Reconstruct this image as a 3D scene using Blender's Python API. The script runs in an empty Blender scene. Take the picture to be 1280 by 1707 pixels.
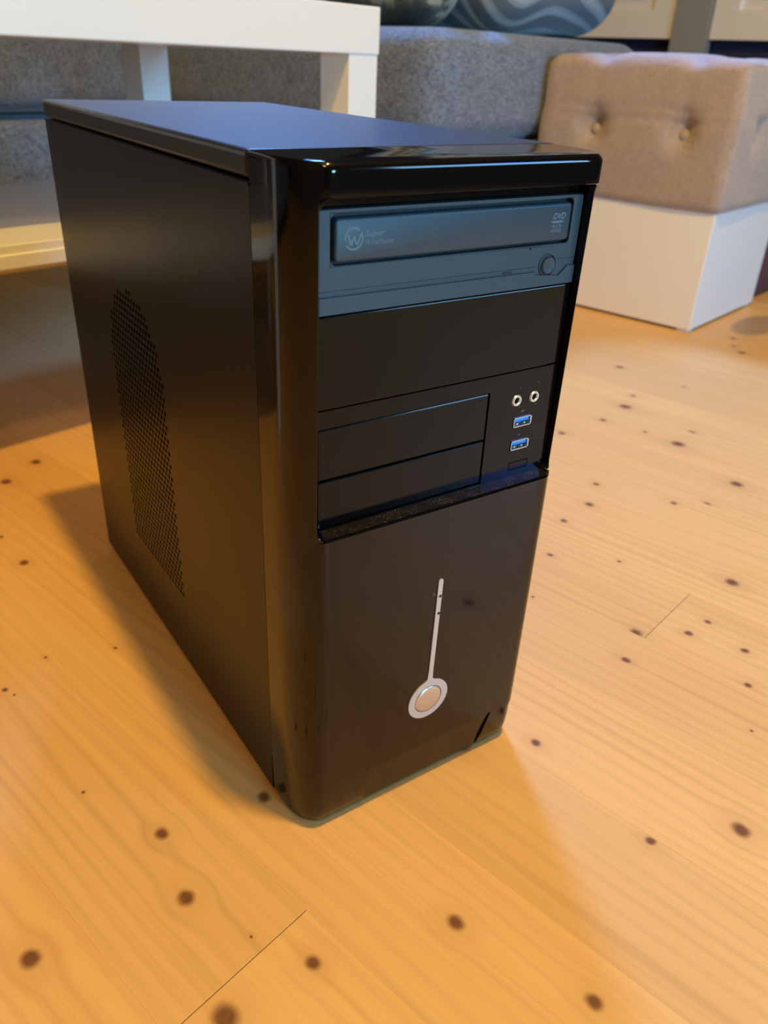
import bpy, bmesh, math, random
from mathutils import Vector, Matrix, Euler
random.seed(7)
SC = bpy.context.scene
COL = SC.collection

# ------------------------------------------------------------------ camera
CAM_POS = Vector((-0.16087, -0.28779, 0.40312))
CR = Vector((0.83369722, -0.55075399, 0.04023677))
CU = Vector((0.24237545, 0.43041511, 0.86948086))
CW = Vector((0.49618856, 0.71513137, -0.49232513))
cam = bpy.data.cameras.new('camera')
cam.sensor_fit = 'VERTICAL'
cam.sensor_height = 36.0
cam.sensor_width = 27.0
cam.lens = 1329.55 / 1707.0 * 36.0
cam.clip_start = 0.02
cam.dof.use_dof = True
cam.dof.focus_distance = 0.42
cam.dof.aperture_fstop = 11.0
cam_o = bpy.data.objects.new('camera', cam)
COL.objects.link(cam_o)
m = Matrix((CR, CU, -CW)).transposed().to_4x4()
m.translation = CAM_POS
cam_o.matrix_world = m
SC.camera = cam_o

# ------------------------------------------------------------------ view, world, lamps
SC.view_settings.view_transform = 'Standard'
SC.view_settings.look = 'None'
SC.view_settings.gamma = 1.0
SC.view_settings.use_curve_mapping = False
SC.view_settings.exposure = 0.0
SC.cycles.blur_glossy = 4.0
w = bpy.data.worlds.new('world')
SC.world = w
w.use_nodes = True
w.node_tree.nodes['Background'].inputs[0].default_value = (0.35, 0.45, 0.7, 1)
w.node_tree.nodes['Background'].inputs[1].default_value = 0.05

# the room is turned by 14.3 degrees against the computer; u runs along the table, v away from the camera
ANG = math.radians(14.3)
E1 = Vector((math.cos(ANG), math.sin(ANG), 0))
E2 = Vector((-math.sin(ANG), math.cos(ANG), 0))
def uv(u, v, z=0.0):
    return E1 * u + E2 * v + Vector((0, 0, z))

def area(name, pos, target, sx, sy, power, col):
    l = bpy.data.lights.new(name, 'AREA')
    l.shape = 'RECTANGLE'; l.size = sx; l.size_y = sy
    l.energy = power; l.color = col
    o = bpy.data.objects.new(name, l); COL.objects.link(o)
    o.location = pos
    o.rotation_euler = (Vector(target) - Vector(pos)).to_track_quat('-Z', 'Y').to_euler()
    return o
bulb = bpy.data.lights.new('ceiling_bulb', 'POINT')
bulb.energy = 122.0; bulb.color = (1.0, 0.61, 0.13); bulb.shadow_soft_size = 0.04
bulb_o = bpy.data.objects.new('ceiling_bulb', bulb); COL.objects.link(bulb_o)
bulb_o.location = (0.124, -0.214, 2.0)
# a bluish lamp above the sofa corner, a warm one on the left, and the screen of a television in front of the computer
area('left_lamp', uv(-1.1, -0.9, 2.3), uv(0.3, 0.3, 0.1), 0.3, 0.3, 13.0, (1.0, 0.60, 0.28))
spot_l = area('cool_ceiling_light', uv(1.46, 1.78, 2.20), uv(0.85, -0.45, 0.0), 0.36, 0.36, 17.0, (0.15, 0.38, 1.0))
spot_l.data.spread = math.radians(62)     # narrow spread added to keep its light off the floor under the table
area('television_screen', (0.32, -2.05, 0.60), (0.2, 0.0, 0.30), 0.50, 0.40, 34.0, (0.24, 0.66, 1.0))
area('front_right_fill', uv(1.15, -2.0, 0.98), uv(1.1, 0.6, 0.35), 0.7, 0.5, 20.0, (0.26, 0.60, 1.0))  # unseen cool fill, added to turn the chaise and bay edges bluer
area('blue_led_strip', (1.54, -1.38, 1.19), (0.14, 0.0, 0.2), 0.30, 0.02, 2.2, (0.02, 0.10, 1.0))

# ------------------------------------------------------------------ helpers
def link(name, me, mat=None, parent=None, label=None, cat=None, group=None, kind=None, loc=None, rotz=None, smooth=None):
    o = bpy.data.objects.new(name, me); COL.objects.link(o)
    if mat is not None and me is not None:
        for mm in (mat if isinstance(mat, (list, tuple)) else [mat]):
            me.materials.append(mm)
    if parent is not None: o.parent = parent
    if label: o['label'] = label
    if cat: o['category'] = cat
    if group: o['group'] = group
    if kind: o['kind'] = kind
    if loc is not None: o.location = loc
    if rotz is not None: o.rotation_euler = (0, 0, rotz)
    return o

def to_mesh(bm, name='mesh', smooth=False, angle=35):
    bmesh.ops.recalc_face_normals(bm, faces=bm.faces)
    me = bpy.data.meshes.new(name)
    if smooth:
        a = math.radians(angle)
        for f in bm.faces: f.smooth = True
        for e in bm.edges:
            if len(e.link_faces) == 2 and e.calc_face_angle(0) > a: e.smooth = False
            elif len(e.link_faces) != 2: e.smooth = False
    bm.to_mesh(me); bm.free()
    return me

def add_box(bm, x0, x1, y0, y1, z0, z1, bevel=0, seg=2):
    vs = [bm.verts.new((x, y, z)) for x in (x0, x1) for y in (y0, y1) for z in (z0, z1)]
    F = [(0, 1, 3, 2), (4, 6, 7, 5), (0, 4, 5, 1), (2, 3, 7, 6), (0, 2, 6, 4), (1, 5, 7, 3)]
    fs = [bm.faces.new([vs[i] for i in f]) for f in F]
    if bevel:
        es = list({e for f in fs for e in f.edges})
        bmesh.ops.bevel(bm, geom=es, offset=bevel, segments=seg, profile=0.5, affect='EDGES')

def box_me(x0, x1, y0, y1, z0, z1, bevel=0, seg=2):
    bm = bmesh.new(); add_box(bm, x0, x1, y0, y1, z0, z1, bevel, seg)
    return to_mesh(bm, 'box')

def cyl(bm, c, axis, r, h, n=24, r2=None, cap=True):
    """cylinder from centre c along unit axis by h"""
    ax = Vector(axis).normalized(); a = ax.orthogonal().normalized(); b = ax.cross(a)
    r2 = r if r2 is None else r2
    A = [bm.verts.new(Vector(c) + a * r * math.cos(t) + b * r * math.sin(t)) for t in [2 * math.pi * i / n for i in range(n)]]
    B = [bm.verts.new(Vector(c) + ax * h + a * r2 * math.cos(t) + b * r2 * math.sin(t)) for t in [2 * math.pi * i / n for i in range(n)]]
    for i in range(n):
        j = (i + 1) % n
        bm.faces.new((A[i], A[j], B[j], B[i]))
    if cap:
        bm.faces.new(A[::-1]); bm.faces.new(B)

def lathe(bm, c, axis, prof, n=32):
    """revolve a list of (radius, offset along axis)"""
    ax = Vector(axis).normalized(); a = ax.orthogonal().normalized(); b = ax.cross(a)
    rings = []
    for r, h in prof:
        if r < 1e-7: rings.append([bm.verts.new(Vector(c) + ax * h)])
        else: rings.append([bm.verts.new(Vector(c) + ax * h + (a * math.cos(t) + b * math.sin(t)) * r) for t in [2 * math.pi * i / n for i in range(n)]])
    for P, Q in zip(rings[:-1], rings[1:]):
        for i in range(n):
            j = (i + 1) % n
            if len(P) == 1 and len(Q) == 1: continue
            if len(P) == 1: bm.faces.new((P[0], Q[j], Q[i]))
            elif len(Q) == 1: bm.faces.new((P[i], P[j], Q[0]))
            else: bm.faces.new((P[i], P[j], Q[j], Q[i]))

def soft_box(sx, sy, sz, r, n=(24, 24, 16), fn=None):
    """rounded box centred in x,y, base at z=0, made of a fine grid; fn(p, normal) -> p"""
    bm = bmesh.new()
    cache = {}
    def V(i, j, k):
        key = (i, j, k)
        if key not in cache:
            p = Vector((-sx / 2 + sx * i / n[0], -sy / 2 + sy * j / n[1], sz * k / n[2]))
            q = Vector((min(max(p.x, -sx / 2 + r), sx / 2 - r), min(max(p.y, -sy / 2 + r), sy / 2 - r), min(max(p.z, r), sz - r)))
            d = p - q
            nn = d.normalized() if d.length > 1e-9 else Vector((0, 0, 1))
            p = q + nn * r
            if fn: p = fn(p, nn)
            cache[key] = bm.verts.new(p)
        return cache[key]
    for i in range(n[0]):
        for j in range(n[1]):
            for k in (0, n[2]):
                bm.faces.new((V(i, j, k), V(i + 1, j, k), V(i + 1, j + 1, k), V(i, j + 1, k)))
    for i in range(n[0]):
        for k in range(n[2]):
            for j in (0, n[1]):
                bm.faces.new((V(i, j, k), V(i + 1, j, k), V(i + 1, j, k + 1), V(i, j, k + 1)))
    for j in range(n[1]):
        for k in range(n[2]):
            for i in (0, n[0]):
                bm.faces.new((V(i, j, k), V(i, j + 1, k), V(i, j + 1, k + 1), V(i, j, k + 1)))
    return to_mesh(bm, 'soft', smooth=True, angle=60)

# ------------------------------------------------------------------ materials
class NT:
    def __init__(s, name):
        s.m = bpy.data.materials.new(name); s.m.use_nodes = True
        s.t = s.m.node_tree; s.b = s.t.nodes['Principled BSDF']
    def n(s, typ, **kw):
        nd = s.t.nodes.new(typ)
        for k, v in kw.items():
            if k in ('i',):
                for a, b in v.items(): nd.inputs[a].default_value = b
            else: setattr(nd, k, v)
        return nd
    def l(s, a, b): s.t.links.new(a, b)
    def math(s, op, a, b=None, c=None):
        nd = s.n('ShaderNodeMath', operation=op)
        for i, x in enumerate((a, b, c)):
            if x is None: continue
            if isinstance(x, (int, float)): nd.inputs[i].default_value = x
            else: s.l(x, nd.inputs[i])
        return nd.outputs[0]
    def mix(s, f, a, b, mode='MIX'):
        nd = s.n('ShaderNodeMix', data_type='RGBA', blend_type=mode)
        for i, x in ((0, f), (6, a), (7, b)):
            if isinstance(x, (int, float)): nd.inputs[i].default_value = x
            elif isinstance(x, tuple): nd.inputs[i].default_value = (*x, 1) if len(x) == 3 else x
            else: s.l(x, nd.inputs[i])
        return nd.outputs[2]
    def ramp(s, f, stops, interp='LINEAR'):
        nd = s.n('ShaderNodeValToRGB'); r = nd.color_ramp; r.interpolation = interp
        while len(r.elements) < len(stops): r.elements.new(0.5)
        for e, (p, c) in zip(r.elements, stops):
            e.position = p; e.color = (*c, 1) if len(c) == 3 else c
        s.l(f, nd.inputs[0]); return nd.outputs[0]
    def noise(s, vec, scale, detail=2, rough=0.5, w=None):
        nd = s.n('ShaderNodeTexNoise')
        if w is not None:
            nd.noise_dimensions = '4D'; nd.inputs['W'].default_value = w
        nd.inputs['Scale'].default_value = scale; nd.inputs['Detail'].default_value = detail
        nd.inputs['Roughness'].default_value = rough
        if vec is not None: s.l(vec, nd.inputs['Vector'])
        return nd.outputs[0]
    def scaled(s, vec, sc):
        nd = s.n('ShaderNodeVectorMath', operation='MULTIPLY'); s.l(vec, nd.inputs[0]); nd.inputs[1].default_value = sc
        return nd.outputs[0]
    def objco(s): return s.n('ShaderNodeTexCoord').outputs['Object']
    def bump(s, h, strength, dist):
        nd = s.n('ShaderNodeBump'); nd.inputs['Strength'].default_value = strength; nd.inputs['Distance'].default_value = dist
        s.l(h, nd.inputs['Height']); s.l(nd.outputs[0], s.b.inputs['Normal'])

def plain(name, col, rough, metal=0.0, spec=0.5, coat=0.0, bump=0, bscale=800, var=0.0):
    t = NT(name)
    t.b.inputs['Base Color'].default_value = (*col, 1)
    t.b.inputs['Roughness'].default_value = rough
    t.b.inputs['Metallic'].default_value = metal
    t.b.inputs['Specular IOR Level'].default_value = spec
    if coat:
        t.b.inputs['Coat Weight'].default_value = coat; t.b.inputs['Coat Roughness'].default_value = 0.04
    co = t.objco()
    nz = t.noise(co, bscale, 2)
    if bump: t.bump(nz, bump, 0.0003)
    v = t.noise(co, 14, 3)
    r = t.math('MULTIPLY_ADD', v, 0.06, rough - 0.03)
    t.l(r, t.b.inputs['Roughness'])
    if var:
        c2 = tuple(max(0, x * (1 - var)) for x in col)
        t.l(t.mix(v, col, c2), t.b.inputs['Base Color'])
    return t.m

M_GLOSS = plain('glossy_black_plastic', (0.0020, 0.0017, 0.0017), 0.07, spec=0.45)
M_SATIN = plain('satin_black_plastic', (0.0025, 0.0022, 0.0022), 0.13, spec=0.27)
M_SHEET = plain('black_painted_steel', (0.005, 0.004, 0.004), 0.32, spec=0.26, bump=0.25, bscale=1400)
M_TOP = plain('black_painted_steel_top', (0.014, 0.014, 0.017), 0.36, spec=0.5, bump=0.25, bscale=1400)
M_DARK = plain('dark_interior', (0.004, 0.004, 0.004), 0.9, spec=0.1)
M_DRIVE = plain('matte_charcoal_plastic', (0.034, 0.054, 0.068), 0.45, spec=0.5, bump=0.2, bscale=2500)
M_DRIVE_DK = plain('drive_groove_plastic', (0.008, 0.010, 0.013), 0.5)
M_PRINT = plain('grey_print', (0.13, 0.17, 0.19), 0.5)
M_SILVER = plain('silver_paint', (0.62, 0.60, 0.60), 0.32, metal=0.55)
M_BUTTON = plain('brushed_silver', (0.66, 0.62, 0.56), 0.28, metal=0.85)
M_STEEL = plain('bright_steel', (0.80, 0.80, 0.82), 0.18, metal=1.0)
M_JACK = plain('nickel_ring', (0.82, 0.82, 0.80), 0.30, metal=0.7)
M_USB = plain('blue_plastic_tongue', (0.02, 0.27, 0.80), 0.4)
M_RUBBER = plain('rubber', (0.01, 0.01, 0.01), 0.8)
M_WHITE = plain('white_lacquer', (0.80, 0.80, 0.77), 0.30, coat=0.2)
M_BOX = plain('cream_white_board', (0.82, 0.80, 0.79), 0.40)
M_WALL = plain('wall_paint', (0.11, 0.115, 0.13), 0.85)
M_CEIL = plain('ceiling_paint', (0.16, 0.16, 0.17), 0.9)
M_CAB = plain('cream_cabinet_paint', (0.84, 0.80, 0.76), 0.45)
M_CABGREY = plain('grey_post_paint', (0.30, 0.30, 0.31), 0.5)
M_NAVY = plain('navy_board', (0.02, 0.025, 0.07), 0.5)
M_TEAL = plain('grey_teal_plastic', (0.04, 0.11, 0.13), 0.4)
M_MAROON = plain('maroon_cloth', (0.10, 0.035, 0.05), 0.85)

def dusty():
    t = NT('dusty_black_plastic')
    co = t.objco()
    a = t.noise(co, 1500, 3, 0.7); b = t.noise(co, 160, 3, 0.6)
    f = t.math('MULTIPLY', t.ramp(a, [(0.55, (0, 0, 0)), (0.72, (1, 1, 1))]), t.ramp(b, [(0.46, (0, 0, 0)), (0.66, (1, 1, 1))]))
    t.l(t.mix(f, (0.010, 0.009, 0.009), (0.20, 0.18, 0.17)), t.b.inputs['Base Color'])
    t.l(t.math('MULTIPLY_ADD', f, 0.5, 0.14), t.b.inputs['Roughness'])
    return t.m
M_DUST = dusty()

def fabric(name, c1, c2, scale=1.0, rough=0.9, sheen=0.3):
    t = NT(name); co = t.objco()
    a = t.noise(t.scaled(co, (520, 520, 110)), 1.0 * scale, 2, 0.6)
    b = t.noise(t.scaled(co, (130, 130, 420)), 1.0 * scale, 2, 0.6)
    big = t.noise(co, 25, 4, 0.6)
    f = t.math('ADD', t.math('MULTIPLY', a, 0.5), t.math('MULTIPLY', b, 0.5))
    f = t.math('ADD', f, t.math('MULTIPLY_ADD', big, 0.14, -0.07))
    t.l(t.ramp(f, [(0.36, c1), (0.64, c2)]), t.b.inputs['Base Color'])
    t.b.inputs['Roughness'].default_value = rough
    t.b.inputs['Specular IOR Level'].default_value = 0.15
    t.b.inputs['Sheen Weight'].default_value = sheen
    t.bump(f, 0.5, 0.0008)
    return t.m
M_SOFA = fabric('grey_melange_fabric', (0.055, 0.068, 0.095), (0.22, 0.275, 0.37))
M_POUF = fabric('taupe_velour', (0.34, 0.27, 0.235), (0.42, 0.335, 0.295), 0.6)

def cushion_mat():
    t = NT('leaf_print_fabric'); co = t.objco()
    wv = t.n('ShaderNodeTexWave', wave_type='RINGS', rings_direction='Z')
    wv.inputs['Scale'].default_value = 3.4; wv.inputs['Distortion'].default_value = 3.5
    wv.inputs['Detail'].default_value = 1.0; wv.inputs['Detail Scale'].default_value = 1.2
    t.l(t.scaled(co, (1.0, 1.6, 1.3)), wv.inputs['Vector'])
    a = t.ramp(wv.outputs['Fac'], [(0.0, (0.06, 0.09, 0.12)), (0.28, (0.24, 0.30, 0.35)), (0.40, (0.42, 0.46, 0.50)), (0.72, (0.28, 0.34, 0.39)), (0.88, (0.08, 0.12, 0.16))], 'CONSTANT')
    nz = t.noise(co, 60, 4, 0.6)
    c = t.mix(t.math('MULTIPLY', nz, 0.5), a, (0.15, 0.19, 0.22))
    t.l(c, t.b.inputs['Base Color']); t.b.inputs['Roughness'].default_value = 0.9
    t.b.inputs['Sheen Weight'].default_value = 0.3
    t.bump(t.noise(co, 500, 2), 0.4, 0.001)
    return t.m
def blotch_mat():
    t = NT('blotched_fleece'); co = t.objco()
    nz = t.noise(co, 16, 3, 0.55)
    t.l(t.ramp(nz, [(0.35, (0.04, 0.05, 0.05)), (0.5, (0.10, 0.12, 0.10)), (0.55, (0.36, 0.35, 0.28)), (0.7, (0.45, 0.43, 0.36))]), t.b.inputs['Base Color'])
    t.b.inputs['Roughness'].default_value = 0.95
    t.bump(t.noise(co, 300, 3), 0.5, 0.002)
    return t.m

# knots of the boards: room coordinates u, v and radius
KNOTS = [(0.1146, 0.5715, 0.0062), (0.0697, 0.5484, 0.0064), (0.01, 0.389, 0.0045), (0.0158, 0.4449, 0.0023), (0.0029, 0.2286, 0.0018), (-0.0395, 0.2548, 0.0015), (-0.0772, 0.2423, 0.0022), (-0.0748, 0.2328, 0.0013), (-0.086, 0.1196, 0.0013), (-0.07, 0.0591, 0.0044), (-0.0848, 0.0146, 0.0052), (-0.1589, 0.0433, 0.0055), (-0.0743, -0.0282, 0.001), (-0.0616, -0.0619, 0.0043), (-0.1093, -0.0509, 0.0075), (-0.0104, 0.0371, 0.0046), (0.1116, -0.0238, 0.007), (0.0065, -0.1015, 0.005), (0.0208, -0.1772, 0.0048), (0.149, -0.0604, 0.0035), (0.1297, -0.1544, 0.0033), (0.1766, -0.1915, 0.0060), (0.2676, -0.1647, 0.0014), (0.3123, -0.0528, 0.0058), (0.2745, -0.0632, 0.0038), (0.3705, -0.0899, 0.0030), (0.3434, -0.0847, 0.0036), (0.4457, -0.0811, 0.0062), (0.4024, 0.0099, 0.0020), (0.4319, 0.0878, 0.0042), (0.4822, 0.0872, 0.0048), (0.5309, 0.1058, 0.0039), (0.5524, 0.024, 0.0037), (0.5778, -0.0021, 0.0044), (0.6503, -0.0069, 0.0075), (0.7069, 0.0891, 0.0088), (0.7553, 0.0922, 0.0052), (0.7722, 0.1955, 0.0085), (0.8194, 0.2077, 0.0042), (0.626, 0.2083, 0.0049), (0.7057, 0.1933, 0.0046), (0.9205, 0.2818, 0.0065), (1.2221, 0.2191, 0.0065), (1.1764, 0.2003, 0.0048), (1.1497, 0.1768, 0.0068), (0.3648, 0.0625, 0.0030), (0.2942, 0.0363, 0.0016), (0.3143, -0.1444, 0.0033), (0.3545, -0.1274, 0.0036), (0.9128, 0.1728, 0.0029), (0.7107, 0.1357, 0.0033), (0.13, 0.72, 0.005), (0.02, 0.68, 0.004)]

def wood(name, knots, seed, tone, painted_reflection=False):
    t = NT(name); co = t.objco()
    sep = t.n('ShaderNodeSeparateXYZ'); t.l(co, sep.inputs[0])
    u, v = sep.outputs[0], sep.outputs[1]
    ksum = None; kwarp = None; halo = None
    # roundish knots with a slightly irregular outline
    wob = t.n('ShaderNodeTexNoise'); wob.inputs['Scale'].default_value = 110; wob.inputs['Detail'].default_value = 1
    t.l(co, wob.inputs['Vector'])
    wv = t.n('ShaderNodeVectorMath', operation='MULTIPLY_ADD'); t.l(wob.outputs['Color'], wv.inputs[0])
    wv.inputs[1].default_value = (0.0022, 0.0022, 0); t.l(co, wv.inputs[2])
    cs = t.scaled(wv.outputs[0], (1.0, 0.86, 0.0))
    for (ku, kv, kr) in knots:
        d = t.n('ShaderNodeVectorMath', operation='DISTANCE'); t.l(cs, d.inputs[0])
        d.inputs[1].default_value = (ku + 0.0011, (kv + 0.0011) * 0.86, 0)
        mr = t.n('ShaderNodeMapRange', interpolation_type='SMOOTHSTEP'); t.l(d.outputs['Value'], mr.inputs[0])
        mr.inputs[1].default_value = kr * 1.22; mr.inputs[2].default_value = kr * 0.35
        hr = t.n('ShaderNodeMapRange', interpolation_type='SMOOTHSTEP'); t.l(d.outputs['Value'], hr.inputs[0])
        hr.inputs[1].default_value = kr * 4.2; hr.inputs[2].default_value = kr * 0.6
        wp = t.math('MULTIPLY', hr.outputs[0], t.math('SUBTRACT', u, ku))
        ksum = mr.outputs[0] if ksum is None else t.math('MAXIMUM', ksum, mr.outputs[0])
        halo = hr.outputs[0] if halo is None else t.math('MAXIMUM', halo, hr.outputs[0])
        kwarp = wp if kwarp is None else t.math('ADD', kwarp, wp)
    uw = u if kwarp is None else t.math('SUBTRACT', u, t.math('MULTIPLY', kwarp, 0.62))
    n1 = t.noise(t.scaled(co, (16, 1.6, 1)), 1.0, 2, 0.5, w=seed)
    ph = t.math('ADD', t.math('MULTIPLY', uw, 560), t.math('MULTIPLY', n1, 22))
    ring = t.math('MULTIPLY_ADD', t.math('SINE', ph), 0.5, 0.5)
    ring = t.math('POWER', ring, 2.4)
    patch = t.noise(t.scaled(co, (30, 2.2, 1)), 1.0, 3, 0.6, w=seed + 3)
    ring = t.math('MULTIPLY', ring, t.ramp(patch, [(0.38, (0.08,) * 3), (0.66, (1,) * 3)]))
    fine = t.noise(t.scaled(co, (700, 12, 1)), 1.0, 2, 0.6, w=seed)
    broad = t.noise(t.scaled(co, (22, 1.7, 1)), 1.0, 3, 0.6, w=seed + 7)
    base = t.mix(broad, tuple(x * tone for x in (0.80, 0.485, 0.175)), tuple(x * tone for x in (0.67, 0.365, 0.11)))
    c = t.mix(t.math('MULTIPLY', ring, 0.30), base, (0.40, 0.205, 0.070))
    c = t.mix(t.math('MULTIPLY_ADD', fine, 0.30, -0.10), c, (0.46, 0.26, 0.085))
    cu2 = t.n('ShaderNodeCombineXYZ'); t.l(t.math('ADD', uw, t.math('MULTIPLY', n1, 0.035)), cu2.inputs[0]); t.l(v, cu2.inputs[1])
    mid = t.noise(t.scaled(cu2.outputs[0], (210, 3.2, 1)), 1.0, 3, 0.65, w=seed + 11)
    c = t.mix(t.math('MULTIPLY', t.ramp(mid, [(0.50, (0,) * 3), (0.72, (1,) * 3)]), 0.27), c, (0.42, 0.225, 0.075))
    if ksum is not None:
        c = t.mix(t.math('MULTIPLY', halo, 0.30), c, (0.52, 0.27, 0.09))
        kn = t.noise(co, 420, 3, 0.6)
        kc = t.mix(kn, (0.060, 0.014, 0.006), (0.20, 0.060, 0.018))
        c = t.mix(t.math('MULTIPLY', ksum, 0.92), c, kc)
    if painted_reflection:   # a dull grey reflection painted into the boards beside the white box
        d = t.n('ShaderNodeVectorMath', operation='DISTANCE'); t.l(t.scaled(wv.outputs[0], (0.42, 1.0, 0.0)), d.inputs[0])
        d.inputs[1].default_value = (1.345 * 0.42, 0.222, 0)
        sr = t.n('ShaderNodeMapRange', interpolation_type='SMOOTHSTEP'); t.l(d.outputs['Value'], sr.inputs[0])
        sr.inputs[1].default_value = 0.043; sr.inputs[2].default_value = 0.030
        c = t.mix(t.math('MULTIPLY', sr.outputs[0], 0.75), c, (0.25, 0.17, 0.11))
    t.l(c, t.b.inputs['Base Color'])
    t.b.inputs['Roughness'].default_value = 0.42
    t.l(t.math('MULTIPLY_ADD', broad, 0.10, 0.46), t.b.inputs['Roughness'])
    t.b.inputs['Specular IOR Level'].default_value = 0.35
    t.b.inputs['Coat Weight'].default_value = 0.22
    t.b.inputs['Coat Roughness'].default_value = 0.28
    t.bump(fine, 0.05, 0.0004)
    return t.m

# ------------------------------------------------------------------ the room
def shell(name, u0, u1, v0, v1, z0, z1, mat):
    return link(name, box_me(u0, u1, v0, v1, z0, z1), mat, kind='structure', rotz=ANG)
floor = shell('floor', -2.0, 3.1, -2.3, 2.9, -0.06, -0.0201, M_DARK)
PW = 0.0888; U0 = -0.0444
mats_generic = [wood('pine_board_%d' % i, [], 11.3 * i + 2, 1.0 - 0.035 * (i % 3)) for i in range(4)]
JOINTS = {-1: -0.038, 4: -0.061}
for k in range(-22, 36):
    a = U0 + k * PW; b = a + PW
    if a < -2.0 or b > 3.1: continue
    kn = [q for q in KNOTS if a <= q[0] < b]
    j = JOINTS.get(k, random.choice((1.45, 1.75, -1.25, -0.9)))
    for half, (v0, v1) in enumerate(((-2.3, j), (j, 2.9))):
        kk = [q for q in kn if v0 - 0.01 <= q[1] <= v1 + 0.01]
        if 1.20 < b and a < 1.50: mat = wood('pine_board_reflection_%d_%d' % (k + 30, half), kk, 5.7 * k + 1.9 * half, 0.98, True)
        elif kk: mat = wood('pine_board_knots_%d_%d' % (k + 30, half), kk, 5.7 * k + 1.9 * half, random.uniform(0.95, 1.03))
        else: mat = random.choice(mats_generic)
        g = 0.00001
        bmp = bmesh.new(); add_box(bmp, a + g, b - g, v0 + 0.00024, v1 - 0.00024, -0.02, 0.0, 0.00007, 1)
        me = to_mesh(bmp, 'plank')
        link('plank', me, mat, parent=floor)
shell('wall_back', -2.1, 3.2, 2.9, 3.0, 0, 2.5, M_WALL)
shell('wall_front', -2.1, 3.2, -2.4, -2.3, 0, 2.5, M_WALL)
shell('wall_left', -2.1, -2.0, -2.3, 2.9, 0, 2.5, M_WALL)
shell('wall_right', 3.1, 3.2, -2.3, 2.9, 0, 2.5, M_WALL)
shell('ceiling', -2.1, 3.2, -2.4, 3.0, 2.5, 2.6, M_CEIL)

# ------------------------------------------------------------------ computer tower
XL, XR, H = -0.013, 0.1540, 0.370
OX0, OX1 = -0.0045, 0.1492      # sides of the opening in the bezel
YB = 0.0325            # seam between bezel and chassis
YR = 0.3694
def yf(z):
    if z >= 0.2035: return -0.010 - 0.003 * (z - 0.2035) / 0.1665
    return -0.010 + 0.003 * (1 - z / 0.2035) ** 1.6
pc = link('computer_tower', None, loc=(0, 0, 0), label='black glossy desktop computer tower standing on the pine floor', cat='computer')

CXL, CXR, CYS = 0.0015, 0.1395, 0.018     # where the rounded corners of the bezel begin
def surf(x, z):
    y = yf(z); f = 0.0
    if x < CXL: f = (CXL - x) / (CXL - XL)
    elif x > CXR: f = (x - CXR) / (XR - CXR)
    return CYS + (y - CYS) * math.sqrt(max(0.0, 1 - min(1.0, f) ** 2))
def front_cols():
    a = [XL + (CXL - XL) * (1 - math.cos(math.pi / 2 * i / 14)) for i in range(1, 14)]
    a = [x for x in a if abs(x - OX0) > 0.0002]
    m = [OX0] + [CXL + (CXR - CXL) * i / 20 for i in range(21)] + [OX1]
    b = [XR - (XR - CXR) * (1 - math.cos(math.pi / 2 * i / 14)) for i in range(13, 0, -1)]
    b = [x for x in b if abs(x - OX1) > 0.0002]
    return sorted(a + m + b)
FC = front_cols()
def profile(z, inset=0.0):
    """plan outline of the bezel from left rear to right rear"""
    y = yf(z)
    pts = [(XL, YB), (XL, 0.025), (XL, CYS)] + [(x, surf(x, z)) for x in FC] + [(XR, CYS), (XR, 0.025), (XR, YB)]
    if inset:
        cx, hw = (XL + XR) / 2, (XR - XL) / 2
        pts = [(cx + (x - cx) * (1 - 0.18 * inset / hw), yy + inset * min(1.0, max(0, (YB - yy) / (YB - y)))) for x, yy in pts]
    return pts

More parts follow.
